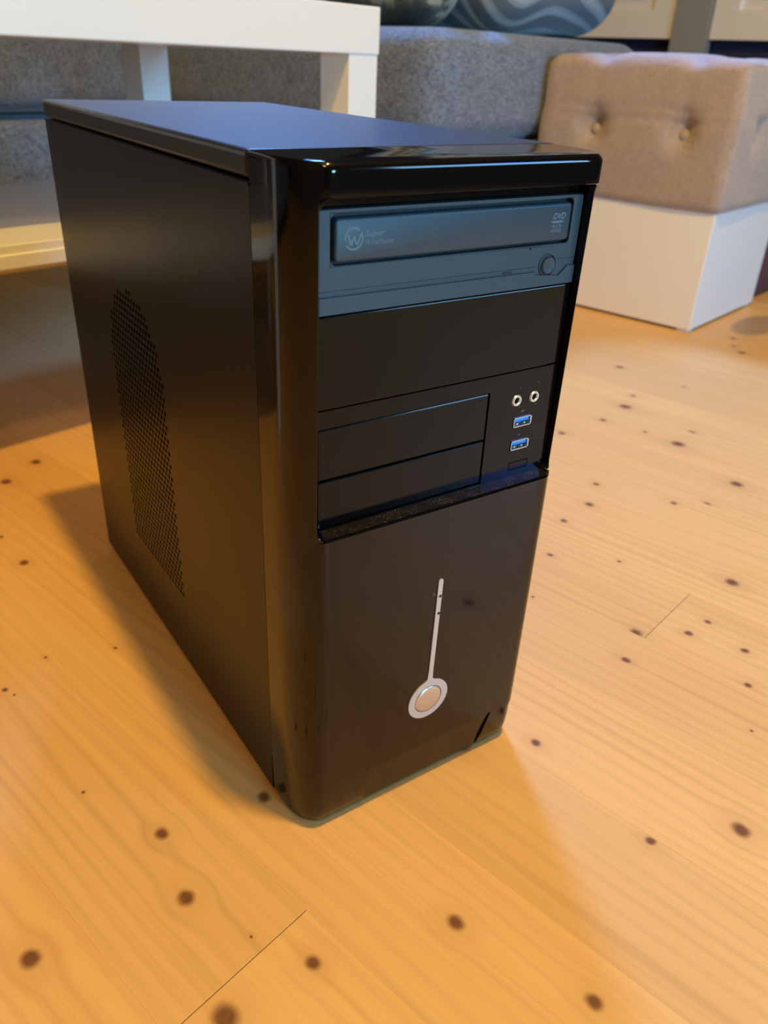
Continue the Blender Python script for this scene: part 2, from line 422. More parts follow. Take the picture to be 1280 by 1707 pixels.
def bezel():
    bm = bmesh.new()
    OZ0, OZ1 = 0.2035, 0.3575
    zs = [0.0335, 0.0345] + [0.05 + 0.03 * i for i in range(5)] + [0.19, OZ0] + [OZ0 + (OZ1 - OZ0) * i / 6 for i in range(1, 6)] + [OZ1, 0.3662]
    rows = [[bm.verts.new((x, y, z)) for x, y in profile(z)] for z in zs]
    for a in range(7):
        t = math.pi / 2 * (a + 1) / 7
        z = 0.3662 + (H - 0.3662) * math.sin(t); ins = 0.0034 * (1 - math.cos(t))
        rows.append([bm.verts.new((x, y, z)) for x, y in profile(z, ins)]); zs.append(z)
    n = len(rows[0]); c0 = 3 + FC.index(OX0); c1 = 3 + FC.index(OX1)
    for r in range(len(rows) - 1):
        for c in range(n - 1):
            if c0 <= c < c1 and zs[r] >= OZ0 - 1e-6 and zs[r + 1] <= OZ1 + 1e-6: continue
            bm.faces.new((rows[r][c], rows[r][c + 1], rows[r + 1][c + 1], rows[r + 1][c]))
    bm.faces.new(rows[-1]); bm.faces.new(rows[0][::-1])
    # rounded opening
    R = 0.0058
    def loop(d, inset, deep=False):
        pts = []
        x0, x1, z0, z1 = OX0 + inset, OX1 - inset, OZ0 + inset, OZ1 - inset
        if deep: x0, x1 = 0.0001, 0.1479
        rr = max(R - inset, 0.001)
        for (cx, cz, a0) in ((x1 - rr, z0 + rr, -90), (x1 - rr, z1 - rr, 0), (x0 + rr, z1 - rr, 90), (x0 + rr, z0 + rr, 180)):
            for i in range(7):
                a = math.radians(a0 + 90 * i / 6)
                x, z = cx + rr * math.cos(a), cz + rr * math.sin(a)
                pts.append(bm.verts.new((x, (surf(x, z) + d) if not deep else 0.0045, z)))
        return pts
    L0 = loop(0, 0); L1 = loop(0.0003, 0.00035); L2 = loop(0.0009, 0.0006); L3 = loop(1, 0.0007, True)
    for A, B in ((L0, L1), (L1, L2), (L2, L3)):
        for i in range(len(A)):
            j = (i + 1) % len(A); bm.faces.new((A[i], A[j], B[j], B[i]))
    for k, (x, z) in enumerate(((OX1, OZ0), (OX1, OZ1), (OX0, OZ1), (OX0, OZ0))):
        cv = bm.verts.new((x, surf(x, z), z))
        for i in range(6): bm.faces.new((cv, L0[k * 7 + i], L0[k * 7 + i + 1]))
    me = to_mesh(bm, 'bezel', smooth=True, angle=42)
    return me
link('front_bezel', bezel(), M_GLOSS, pc)

def foot(xa, xb, slant):
    bm = bmesh.new()
    zs = [0.0034, 0.0040, 0.0052, 0.0075, 0.011, 0.015, 0.022, 0.0330]
    ins = [0.0062, 0.0046, 0.0034, 0.0025, 0.0019, 0.0014, 0.0010, 0.0007]
    rows = []
    for z, inz in zip(zs, ins):
        P = [p for p in profile(max(z, 0.004), inz)]
        lo, hi = (xa, xb)
        if slant > 0: hi = xb + 0.003 * (z / .033)
        else: lo = xa + 0.010 * (z / .033)
        P = [(min(max(x, lo), hi), y) for x, y in P if True]
        # collapse all points outside the foot on its inner side
        rows.append([bm.verts.new((x, y, z)) for x, y in P])
    n = len(rows[0])
    for r in range(len(rows) - 1):
        for c in range(n):
            d = (c + 1) % n
            vs = (rows[r][c], rows[r][d], rows[r + 1][d], rows[r + 1][c])
            if (vs[0].co - vs[1].co).length < 1e-6 and (vs[2].co - vs[3].co).length < 1e-6: continue
            bm.faces.new(vs)
    bmesh.ops.remove_doubles(bm, verts=bm.verts, dist=1e-6)
    bound = [e for e in bm.edges if len(e.link_faces) == 1]
    bmesh.ops.holes_fill(bm, edges=bound, sides=200)
    return to_mesh(bm, 'foot', smooth=True, angle=42)
link('front_foot', foot(XL, 0.029, 1), M_GLOSS, pc)
link('front_foot', foot(0.117, XR, -1), M_GLOSS, pc)
# recessed lip between the two front feet
bm = bmesh.new()
pr = [(yf(0.033) + 0.0014, 0.0334), (yf(0.03) + 0.0018, 0.029), (yf(0.02) + 0.0026, 0.018), (yf(0.01) + 0.0036, 0.0050), (0.018, 0.0050), (0.018, 0.0334)]
A = [bm.verts.new((0.025, y, z)) for y, z in pr]; B = [bm.verts.new((0.133, y, z)) for y, z in pr]
for i in range(len(pr)):
    j = (i + 1) % len(pr); bm.faces.new((A[i], A[j], B[j], B[i]))
bm.faces.new(A); bm.faces.new(B[::-1])
link('lower_lip', to_mesh(bm, 'lip', True, 50), M_GLOSS, pc)

# chassis: floor, roof, back, right wall and an inner wall behind the bezel (left side stays open behind the vented panel)
bm = bmesh.new()
cz0, cz1, cx0, cx1 = 0.0055, 0.3580, XL + 0.0012, 0.1585
add_box(bm, cx0, cx1, YB + 0.001, YR - 0.001, cz0, cz0 + 0.001)
add_box(bm, cx0, cx1, YB + 0.001, YR - 0.001, cz1 - 0.001, cz1)
add_box(bm, cx0, cx1, YR - 0.002, YR - 0.001, cz0, cz1)
add_box(bm, cx0, cx1, YB + 0.001, YB + 0.002, cz0, cz1)
add_box(bm, cx1 - 0.001, cx1, YB + 0.001, YR - 0.001, cz0, cz1)
link('chassis', to_mesh(bm), M_SHEET, pc)
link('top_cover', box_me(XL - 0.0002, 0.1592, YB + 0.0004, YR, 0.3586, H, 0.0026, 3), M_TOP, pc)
# dark sheet behind the vent, painting in the shade inside the case
link('inner_dark_sheet', box_me(0.006, 0.008, 0.05, 0.36, 0.012, 0.354), M_DARK, pc)
for x in (0.012, 0.130):
    b2 = bmesh.new(); cyl(b2, (x, 0.018, 0.0), (0, 0, 1), 0.008, 0.0056, 20)
    link('foot_pad', to_mesh(b2, 'pad', True), M_RUBBER, pc)
for y in (0.06, 0.335):
    for x in (0.012, 0.134):
        b2 = bmesh.new(); cyl(b2, (x, y, 0.0), (0, 0, 1), 0.009, 0.0056, 20)
        link('rubber_foot', to_mesh(b2, 'foot', True), M_RUBBER, pc)

# left side panel with the perforated vent
VY0, VY1, VZ0, VZ1 = 0.1665, 0.2715, 0.066, 0.272
def side_panel():
    bm = bmesh.new()
    x0, x1 = XL - 0.0001, XL + 0.0008
    ys = [YB + 0.00015, VY0, VY1, YR - 0.0004]; zs = [0.0056, VZ0, VZ1, 0.3577]
    for i in range(3):
        for k in range(3):
            if i == 1 and k == 1: continue
            for x in (x0, x1):
                bm.faces.new([bm.verts.new((x, y, z)) for y, z in ((ys[i], zs[k]), (ys[i + 1], zs[k]), (ys[i + 1], zs[k + 1]), (ys[i], zs[k + 1]))])
    for (y, z, y2, z2) in ((ys[0], zs[0], ys[3], zs[0]), (ys[0], zs[3], ys[3], zs[3]), (ys[0], zs[0], ys[0], zs[3]), (ys[3], zs[0], ys[3], zs[3])):
        bm.faces.new([bm.verts.new(p) for p in ((x0, y, z), (x0, y2, z2), (x1, y2, z2), (x1, y, z))])
    # rolled lip that bounds the top of the panel
    add_box(bm, x0 - 0.0004, x0 + 0.0002, ys[0], ys[3], 0.3566, 0.3574)
    bmesh.ops.remove_doubles(bm, verts=bm.verts, dist=1e-6)
    return to_mesh(bm, 'side')
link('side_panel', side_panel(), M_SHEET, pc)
def vent():
    bm = bmesh.new()
    x0 = XL - 0.0001; px, pz = 0.00525, 0.0046
    nx = round((VY1 - VY0) / px); nz = round((VZ1 - VZ0) / pz)
    px = (VY1 - VY0) / nx; pz = (VZ1 - VZ0) / nz
    cy = (VY0 + VY1) / 2; rad = (VY1 - VY0) / 2
    for k in range(nz):
        off = 0.5 if k % 2 else 0.0
        z0 = VZ0 + k * pz; zc = z0 + pz / 2
        if off:
            for ya, yb in ((VY0, VY0 + px / 2), (VY1 - px / 2, VY1)):
                bm.faces.new([bm.verts.new((x0, a, b)) for a, b in ((ya, z0), (yb, z0), (yb, z0 + pz), (ya, z0 + pz))])
        for i in range(nx - (1 if off else 0)):
            y0 = VY0 + (i + off) * px; yc = y0 + px / 2
            hole = True
            if zc > VZ1 - rad and math.hypot(yc - cy, zc - (VZ1 - rad)) > rad - 0.002: hole = False
            O = [(y0, z0), (yc, z0), (y0 + px, z0), (y0 + px, zc), (y0 + px, z0 + pz), (yc, z0 + pz), (y0, z0 + pz), (y0, zc)]
            ov = [bm.verts.new((x0, a, b)) for a, b in O]
            if not hole: bm.faces.new(ov); continue
            rr = 0.0018
            iv = []; bv = []
            for q in range(8):
                a = math.radians(225 + 45 * q)
                iv.append(bm.verts.new((x0, yc + rr * math.cos(a), zc + rr * math.sin(a))))
                bv.append(bm.verts.new((x0 + 0.001, yc + rr * math.cos(a), zc + rr * math.sin(a))))
            for q in range(8):
                s = (q + 1) % 8
                bm.faces.new((ov[q], ov[s], iv[s], iv[q])); bm.faces.new((iv[q], iv[s], bv[s], bv[q]))
    me = bpy.data.meshes.new('vent'); bm.to_mesh(me); bm.free(); return me
link('vent_mesh', vent(), M_SHEET, pc, label='perforated vent with a rounded top', kind='stuff')

# ---- drive bays
def panel_holes(x0, x1, z0, z1, y, depth, holes, bevel=0):
    xs = sorted({x0, x1, *[h[0] for h in holes], *[h[1] for h in holes]})
    zs = sorted({z0, z1, *[h[2] for h in holes], *[h[3] for h in holes]})
    bm = bmesh.new()
    inside = lambda a, b: any(h[0] <= a <= h[1] and h[2] <= b <= h[3] for h in holes)
    for i in range(len(xs) - 1):
        for k in range(len(zs) - 1):
            if inside((xs[i] + xs[i + 1]) / 2, (zs[k] + zs[k + 1]) / 2): continue
            bm.faces.new([bm.verts.new((a, y, b)) for a, b in ((xs[i], zs[k]), (xs[i + 1], zs[k]), (xs[i + 1], zs[k + 1]), (xs[i], zs[k + 1]))])
    bmesh.ops.remove_doubles(bm, verts=bm.verts, dist=1e-7)
    ext = bmesh.ops.extrude_edge_only(bm, edges=[e for e in bm.edges if len(e.link_faces) == 1])
    for v in ext['geom']:
        if isinstance(v, bmesh.types.BMVert): v.co.y += depth
    if bevel:
        es = [e for e in bm.edges if len(e.link_faces) == 2 and all(abs(v.co.y - y) < 1e-7 for v in e.verts) and e.calc_face_angle(0) > 1]
        bmesh.ops.bevel(bm, geom=es, offset=bevel, segments=2, profile=0.5, affect='EDGES')
    return to_mesh(bm, 'panel')
link('bay_trim', box_me(0.0008, 0.1472, 0.0035, 0.02, 0.3513, 0.3566, 0.0006), M_GLOSS, pc)
link('bay_back', box_me(0.0006, 0.1474, 0.0065, 0.028, 0.2024, 0.3570), M_DARK, pc)
link('drive_bay_cover', box_me(0.0006, 0.1474, 0.0, 0.006, 0.2666, 0.3083, 0.0005), M_SATIN, pc)
ph = [(0.0, 0.1016, 0.2052, 0.2574)]
usbs = [(0.1265, 0.2370), (0.1266, 0.2234)]
for ux, uz in usbs: ph.append((ux - 0.0064, ux + 0.0064, uz - 0.0028, uz + 0.0028))
jacks = [(0.1206, 0.2498), (0.1330, 0.2499)]
for jx, jz in jacks: ph.append((jx - 0.0017, jx + 0.0017, jz - 0.0017, jz + 0.0017))
rx, rz = 0.1278, 0.2107
for q in ((rx - 0.0069, rx + 0.0069, rz + 0.0019, rz + 0.0024), (rx - 0.0069, rx + 0.0069, rz - 0.0024, rz - 0.0019), (rx - 0.0069, rx - 0.0064, rz - 0.0024, rz + 0.0024), (rx + 0.0064, rx + 0.0069, rz - 0.0024, rz + 0.0024)): ph.append(q)
bmH = [(0.0 if h[0] == 0.0 else h[0], h[1], h[2], h[3]) for h in ph]
port_panel = link('port_panel', panel_holes(0.0006, 0.1474, 0.2026, 0.2660, 0.0, 0.005, bmH), M_SATIN, pc)
link('small_bay_cover', box_me(0.0008, 0.1011, 0.0003, 0.005, 0.2311, 0.2569, 0.0007), M_SATIN, pc)
link('small_bay_cover', box_me(0.0008, 0.1011, 0.0003, 0.005, 0.2056, 0.2304, 0.0007), M_SATIN, pc)
bm = bmesh.new()
for x, y in ((0.001, 0.0), (0.147, 0.0), (0.1475, -0.0045), (0.144, yf(.2035) + 0.0014), (-0.0015, yf(.2035) + 0.0014), (-0.0035, -0.0055)): bm.verts.new((x, y, 0.2044))
bm.faces.new(bm.verts)
link('dusty_ledge', to_mesh(bm), M_DUST, pc, label='narrow ledge dotted with dust')

# usb sockets and audio jacks
for i, (ux, uz) in enumerate(usbs):
    w2, h2 = 0.0063, 0.0027
    bm = bmesh.new()
    for (a, b, c, d) in ((-w2, w2, h2 - 0.0004, h2), (-w2, w2, -h2, -h2 + 0.0005), (-w2, -w2 + 0.0004, -h2, h2), (w2 - 0.0007, w2, -h2, h2)):
        add_box(bm, ux + a, ux + b, -0.0006, 0.0055, uz + c, uz + d)
    fr = link('usb_port', to_mesh(bm), M_STEEL, pc, label='steel usb socket with a blue tongue')
    link('tongue', box_me(ux - 0.0052, ux + 0.0052, 0.0004, 0.0055, uz + 0.0000, uz + 0.0020), M_USB, fr)
    link('socket_back', box_me(ux - 0.0058, ux + 0.0058, 0.0026, 0.0056, uz - 0.0022, uz - 0.0001), M_TEAL, fr)
    b3 = bmesh.new()
    for cx in (-0.003, 0.0022): add_box(b3, ux + cx - 0.0006, ux + cx + 0.0006, 0.0002, 0.002, uz - 0.0016, uz - 0.0008)
    link('contact', to_mesh(b3), M_STEEL, fr)
for i, (jx, jz) in enumerate(jacks):
    bm = bmesh.new()
    lathe(bm, (jx, 0.0, jz), (0, -1, 0), [(0.0016, -0.004), (0.0017, 0.0002), (0.0021, 0.0007), (0.0028, 0.0007), (0.0032, 0.0)], 32)
    jk = link('audio_jack', to_mesh(bm, 'jack', True, 40), M_JACK, pc)
    bm = bmesh.new(); cyl(bm, (jx, 0.001, jz), (0, -1, 0), 0.00165, 0.0009, 24)
    link('jack_hole_shade', to_mesh(bm), M_DARK, jk)  # dark disc painted in for the shade inside the socket
link('reset_button', box_me(rx - 0.0063, rx + 0.0063, 0.0001, 0.004, rz - 0.0018, rz + 0.0018, 0.0002), M_SATIN, pc)

# ---- optical drive
DZ0, DZ1 = 0.3090, 0.3510
od = link('optical_drive', panel_holes(0.0006, 0.1474, DZ0, DZ1, 0.0, 0.02, [(0.0067, 0.1417, 0.3289, 0.3495), (0.1167, 0.1173, 0.3273, 0.3279)], 0.0006), M_DRIVE, pc, label='charcoal disc drive with a grey logo at each end of its tray')
def rrect(bm, x0, x1, z0, z1, r, y0, y1, bev=0.0006, n=6):
    def lp(ins, y):
        out = []; rr = r - ins if r - ins > 1e-4 else 1e-4
        for cx, cz, a0 in ((x1 - r, z0 + r, -90), (x1 - r, z1 - r, 0), (x0 + r, z1 - r, 90), (x0 + r, z0 + r, 180)):
            for i in range(n + 1):
                a = math.radians(a0 + 90 * i / n); out.append(bm.verts.new((cx + rr * math.cos(a), y, cz + rr * math.sin(a))))
        return out
    Ls = [lp(0, y1), lp(0, y0 + bev), lp(bev * 0.3, y0 + bev * 0.3), lp(bev, y0)]
    for A, B in zip(Ls[:-1], Ls[1:]):
        for i in range(len(A)):
            j = (i + 1) % len(A); bm.faces.new((A[i], A[j], B[j], B[i]))
    bm.faces.new(Ls[-1])
# fillets that round the corners of the tray cut-out
for (cx, cz, sx, sz) in ((0.0067, 0.3289, 1, 1), (0.1417, 0.3289, -1, 1), (0.0067, 0.3495, 1, -1), (0.1417, 0.3495, -1, -1)):
    bm = bmesh.new()
    r = 0.0026
    arc = [bm.verts.new((cx + sx * (r - r * math.cos(math.radians(a))), 0.00005, cz + sz * (r - r * math.sin(math.radians(a))))) for a in (0, 15, 30, 45, 60, 75, 90)]
    cv = bm.verts.new((cx, 0.00005, cz))
    for i in range(6): bm.faces.new((cv, arc[i], arc[i + 1]))
    link('corner_fillet', to_mesh(bm), M_DRIVE, od)
bm = bmesh.new(); rrect(bm, 0.0084, 0.1402, 0.3304, 0.3477, 0.0020, -0.0006, 0.006, 0.0011)
tray = link('disc_tray', to_mesh(bm, 'tray', True, 50), M_DRIVE, od)
link('tray_gap', box_me(0.0060, 0.1425, 0.0045, 0.006, 0.3285, 0.3500), M_DRIVE_DK, od)
# raised strip under the tray with the emergency slot
bm = bmesh.new()
pts = [(0.0008, 0.3165), (0.1205, 0.3165), (0.1215, 0.3150), (0.1370, 0.3135), (0.1400, 0.3160), (0.1425, 0.3180), (0.1472, 0.3178), (0.1472, 0.3093), (0.0008, 0.3093)]
A = [bm.verts.new((x, -0.0009, z)) for x, z in pts]; B = [bm.verts.new((x, 0.001, z + (0.0004 if i < 7 else 0))) for i, (x, z) in enumerate(pts)]
bm.faces.new(A)
for i in range(len(pts)):
    j = (i + 1) % len(pts); bm.faces.new((A[i], A[j], B[j], B[i]))
link('lower_strip', to_mesh(bm), M_DRIVE, od)
link('seam_line', box_me(0.001, 0.1215, -0.0001, 0.001, 0.3187, 0.3190), M_DRIVE_DK, od)
link('seam_line', box_me(0.1345, 0.1470, -0.0001, 0.001, 0.3214, 0.3217), M_DRIVE_DK, od)
link('activity_light', box_me(0.1005, 0.1065, -0.00025, 0.001, 0.3171, 0.3182, 0.0001), M_DRIVE_DK, od)
bm = bmesh.new()
lathe(bm, (0.1290, 0.0, 0.3190), (0, -1, 0), [(0.0056, -0.001), (0.0055, 0.0004), (0.0050, 0.0006), (0.0046, -0.0006), (0.0046, -0.001)], 32)
link('button_rim', to_mesh(bm, 'rim', True, 40), M_DRIVE_DK, od)
bm = bmesh.new()
lathe(bm, (0.1293, 0.0, 0.3190), (0, -1, 0), [(0.0043, -0.001), (0.0043, 0.0008), (0.0038, 0.0014), (0.0020, 0.0012), (0.0, 0.0010)], 32)
link('eject_button', to_mesh(bm, 'btn', True, 40), M_DRIVE, od)

def text(name, body, x, z, size, y, parent, mat=M_PRINT, shear=0.0, sx=1.0, ext=0.00003, extra=0.0):
    cu = bpy.data.curves.new(name, 'FONT'); cu.body = body; cu.size = size; cu.extrude = ext; cu.shear = shear; cu.offset = extra
    cu.resolution_u = 3
    o = bpy.data.objects.new('tmp', cu); COL.objects.link(o)
    dg = bpy.context.evaluated_depsgraph_get()
    me = bpy.data.meshes.new_from_object(o.evaluated_get(dg))
    bpy.data.objects.remove(o)
    for v in me.vertices:
        X, Y, Z = v.co
        v.co = (x + X * sx, y - Z, z + Y)
    me.materials.clear()
    return link(name, me, mat, parent)
TY = -0.00065
text('lettering', 'Super', 0.0222, 0.3399, 0.0036, TY, tray, shear=0.3, sx=1.15, extra=0.00004)
text('lettering', 'WriteMaster', 0.0222, 0.3366, 0.0032, TY, tray, shear=0.2, sx=0.88)
bm = bmesh.new()
def arc_band(bm, cx, cz, r, wd, a0, a1, n=24):
    P = None
    for i in range(n + 1):
        a = math.radians(a0 + (a1 - a0) * i / n)
        q = [bm.verts.new((cx + rr * math.cos(a), TY, cz + rr * math.sin(a))) for rr in (r - wd / 2, r + wd / 2)]
        if P: bm.faces.new((P[0], P[1], q[1], q[0]))
        P = q
arc_band(bm, 0.0172, 0.3394, 0.0042, 0.0008, 50, 190)
arc_band(bm, 0.0172, 0.3394, 0.0042, 0.0008, 215, 395)
wp = [(0.0144, 0.3412), (0.0159, 0.3368), (0.0172, 0.3404), (0.0186, 0.3368), (0.0208, 0.3418)]
for k, (a, b) in enumerate(zip(wp[:-1], wp[1:])):
    h = 0.0005; yk = TY - 0.00003 * (1 + k)
    bm.faces.new([bm.verts.new(p) for p in ((a[0] - h, yk, a[1]), (a[0] + h, yk, a[1]), (b[0] + h, yk, b[1]), (b[0] - h, yk, b[1]))])
link('ring_logo', to_mesh(bm), M_PRINT, tray)
text('lettering', 'DVD', 0.1282, 0.3405, 0.0040, TY, tray, shear=0.25, sx=0.95, extra=0.00012)
bm = bmesh.new()
bm.faces.new([bm.verts.new((0.1277 + 0.0037 + 0.0042 * math.cos(t), TY, 0.3393 + 0.0006 * math.sin(t))) for t in [math.pi * i / 8 for i in range(16)]])
link('disc_logo', to_mesh(bm), M_PRINT, tray)
text('lettering', 'MULTI', 0.1278, 0.3364, 0.0023, TY, tray, sx=1.0, extra=0.00005)
text('lettering', 'RECORDER', 0.1278, 0.3345, 0.0020, TY, tray, sx=0.66, extra=0.00004)
# faint printed symbols above the ports
text('port_symbol', 'ss', 0.1245, 0.2424, 0.0024, -0.0001, port_panel, shear=0.5, sx=1.2)
text('port_symbol', '<-', 0.1242, 0.2286, 0.0022, -0.0001, port_panel, shear=0.4, sx=1.0)
for x, z in ((0.1218, 0.2566), (0.1345, 0.2576), (0.1345, 0.2452), (0.1225, 0.2458)):
    text('port_symbol', '*', x, z - 0.001, 0.0022, -0.0001, port_panel)

# ---- silver strip, ring and power button on the lower bezel
CXB, CZB, RO, RI = 0.0708, 0.0722, 0.0143, 0.0098
def ribbon():
    bm = bmesh.new(); th = 0.0007
    def P(x, z, d=0.0): return bm.verts.new((x, yf(z) - th + d, z))
    hw = 0.00155
    zt = 0.1590
    # outer outline of strip + ring, anticlockwise
    a0 = math.asin(0.0026 / RO)
    outer = []
    for i in range(57):
        a = math.pi / 2 + a0 + 0.10 + (2 * math.pi - 2 * a0 - 0.20) * i / 56
        outer.append((CXB + RO * math.cos(a), CZB + RO * math.sin(a)))
    right = []
    zb = CZB + RO
    right += [(CXB + 0.0024, zb + 0.0006), (CXB + 0.0018, zb + 0.002)]
    x_at = lambda z: CXB + (z - zb) * (0.0722 - 0.0712) / 0.08
    for i in range(1, 13):
        z = zb + 0.002 + (zt - hw - zb - 0.002) * i / 12; right.append((x_at(z) + hw, z))
    cap = [(x_at(zt) + hw * math.cos(a), zt - hw + hw * math.sin(a)) for a in [math.pi * i / 8 for i in range(1, 8)]]
    left = [(2 * x_at(z) - x, z) for x, z in right][::-1]
    left = [(CXB - (x - CXB), z) if z < zb + 0.0021 else (2 * x_at(z) - x, z) for x, z in right][::-1]
    loop = outer + right + cap + left
    inner = [(CXB + RI * math.cos(a), CZB + RI * math.sin(a)) for a in [2 * math.pi * i / 48 for i in range(48)]]
    def mk(l, d): return [P(x, z, d) for x, z in l]
    O1, I1 = mk(loop, 0), mk(inner, 0)
    es = []
    for L in (O1, I1):
        for i in range(len(L)): es.append(bm.edges.new((L[i], L[(i + 1) % len(L)])))
    bmesh.ops.triangle_fill(bm, edges=es, use_beauty=True)
    bad = [f for f in bm.faces if math.hypot(f.calc_center_median().x - CXB, f.calc_center_median().z - CZB) < RI * 0.93]
    bmesh.ops.delete(bm, geom=bad, context='FACES_ONLY')
    O2, I2 = mk([(x, z) for x, z in loop], th), mk(inner, th + 0.001)
    for A, B in ((O1, O2), (I1, I2)):
        for i in range(len(A)):
            j = (i + 1) % len(A); bm.faces.new((A[i], A[j], B[j], B[i]))
    return to_mesh(bm, 'ribbon', True, 30)
strip = link('silver_strip', ribbon(), M_SILVER, pc, label='thin silver strip ending in a ring')
nb = Vector((0, -1, (yf(0.08) - yf(0.065)) / 0.015)).normalized()
bm = bmesh.new()
yc = yf(CZB)
lathe(bm, (CXB, yc, CZB), nb, [(RI - 0.0003, -0.002), (RI - 0.0003, 0.0003), (RI - 0.0008, 0.0009), (RI - 0.0022, 0.0012), (0.004, 0.0013), (0.0, 0.0013)], 48)
link('power_button', to_mesh(bm, 'power', True, 40), M_BUTTON, pc)
for z in (0.1475, 0.1357):
    bm = bmesh.new(); cyl(bm, (0.0720, yf(z) - 0.0006, z), (0, -1, 0), 0.0009, 0.0003, 16)
    link('indicator_light', to_mesh(bm), M_DRIVE_DK, strip)
for x, z, s in ((0.0672, 0.1482, '='), (0.0668, 0.1362, ':'), (0.0622, 0.1482, '.')):
    text('panel_mark', s, x, z, 0.0032, yf(z) - 0.0001, pc)

# ------------------------------------------------------------------ white coffee table
TU, TV = 0.6135, 0.5325        # near right corner
tb = link('coffee_table', None, loc=uv(TU, TV, 0), rotz=ANG, label='white square-edged coffee table with a lower shelf behind the computer', cat='table')
TD, TL, TZ0, TZ1 = 0.50, 0.90, 0.4085, 0.4590
link('tabletop', box_me(-TL, 0, 0, TD, TZ0, TZ1, 0.0015), M_WHITE, tb)
for a, b in ((-0.0515, -0.0015), (-TL + 0.0015, -TL + 0.0515)):
    for c, d in ((0.0015, 0.0515), (TD - 0.0515, TD - 0.0015)):
        link('leg', box_me(a, b, c, d, 0.0, TZ0 + 0.0005, 0.001), M_WHITE, tb)
link('shelf', box_me(-TL + 0.006, -0.006, 0.004, 0.372, 0.222, 0.2385, 0.0012), M_WHITE, tb)
link('shelf_rail', box_me(-TL + 0.05, -0.05, 0.0015, 0.010, 0.2165, 0.2300, 0.0012), M_WHITE, tb)

# ------------------------------------------------------------------ grey corner sofa
sofa = link('corner_sofa', None, loc=uv(0.882, 0.656, 0), rotz=ANG, label='grey melange fabric corner sofa behind the white coffee table', cat='sofa')
def part_soft(name, u0, u1, v0, v1, z0, z1, r, mat, parent, n=(20, 20, 12), fn=None):
    me = soft_box(u1 - u0, v1 - v0, z1 - z0, r, n, fn)
    o = link(name, me, mat, parent); o.location = ((u0 + u1) / 2, (v0 + v1) / 2, z0)
    return o
part_soft('chaise_base', 0.0, 0.69, 0.0, 1.60, 0.05, 0.290, 0.030, M_SOFA, sofa)
part_soft('chaise_seat', -0.004, 0.694, -0.004, 1.45, 0.285, 0.4535, 0.045, M_SOFA, sofa, n=(24, 40, 12))
part_soft('sofa_base', -2.30, -0.003, 0.76, 1.60, 0.05, 0.280, 0.025, M_SOFA, sofa)
part_soft('seat_cushion', -1.10, -0.010, 0.74, 1.45, 0.288, 0.4535, 0.040, M_SOFA, sofa)
part_soft('seat_cushion', -2.30, -1.11, 0.74, 1.45, 0.288, 0.4535, 0.040, M_SOFA, sofa)
part_soft('backrest', -2.30, 0.69, 1.40, 1.62, 0.28, 0.80, 0.06, M_SOFA, sofa, n=(60, 12, 20))
for a, b in ((0.06, 0.06), (0.63, 0.06), (0.63, 1.5), (-0.1, 0.84), (-2.2, 0.84), (-2.2, 1.5)):
    bm = bmesh.new(); cyl(bm, (a, b, 0), (0, 0, 1), 0.02, 0.055, 16)
    link('sofa_leg', to_mesh(bm, 'l', True), M_DARK, sofa)

# printed cushions lying on the chaise
def pillow(name, L, W, T, mat, u, v, z, rot, label, cat='cushion'):
    def fn(p, n):
        a, b = 2 * p.x / L, 2 * p.y / W
        f = max(0.0, 1 - abs(a) ** 3.5) ** 0.5 * max(0.0, 1 - abs(b) ** 3.0) ** 0.5
        c = T / 2
        z = c + (p.z - c) * (0.12 + 0.88 * f)
        return Vector((p.x, p.y, z * 1.0 + 0.003 * math.sin(21 * p.x + 9 * p.y)))
    me = soft_box(L, W, T, 0.03, (40, 24, 10), fn)
    lo = min(vv.co.z for vv in me.vertices)
    for vv in me.vertices: vv.co.z -= lo
    return link(name, me, mat, loc=uv(u, v, z), rotz=ANG + rot, label=label, cat=cat)
def bolster(name, L, W, T, mat, u, v, z, rot, label):
    def fn(p, n):
        a = 2 * p.x / L
        s = max(0.02, 1 - abs(a) ** 9) ** 0.4
        return Vector((p.x, p.y * (0.75 + 0.25 * s), T / 2 + (p.z - T / 2) * (0.62 + 0.38 * s) + 0.004 * math.sin(17 * p.x)))
    me = soft_box(L, W, T, min(T, W) * 0.42, (44, 20, 16), fn)
    lo = min(vv.co.z for vv in me.vertices)
    for vv in me.vertices: vv.co.z -= lo
    return link(name, me, mat, loc=uv(u, v, z), rotz=ANG + rot, label=label, cat='cushion')
bolster('cushion', 0.44, 0.42, 0.21, cushion_mat(), 1.33, 0.90, 0.4536, 0.0, 'plump blue-grey leaf-print cushion lying on the end of the grey chaise')
bolster('fleece_cushion', 0.145, 0.36, 0.17, blotch_mat(), 1.02, 0.925, 0.4536, 0.0, 'beige and dark blotched fleece cushion left of the leaf-print cushion')

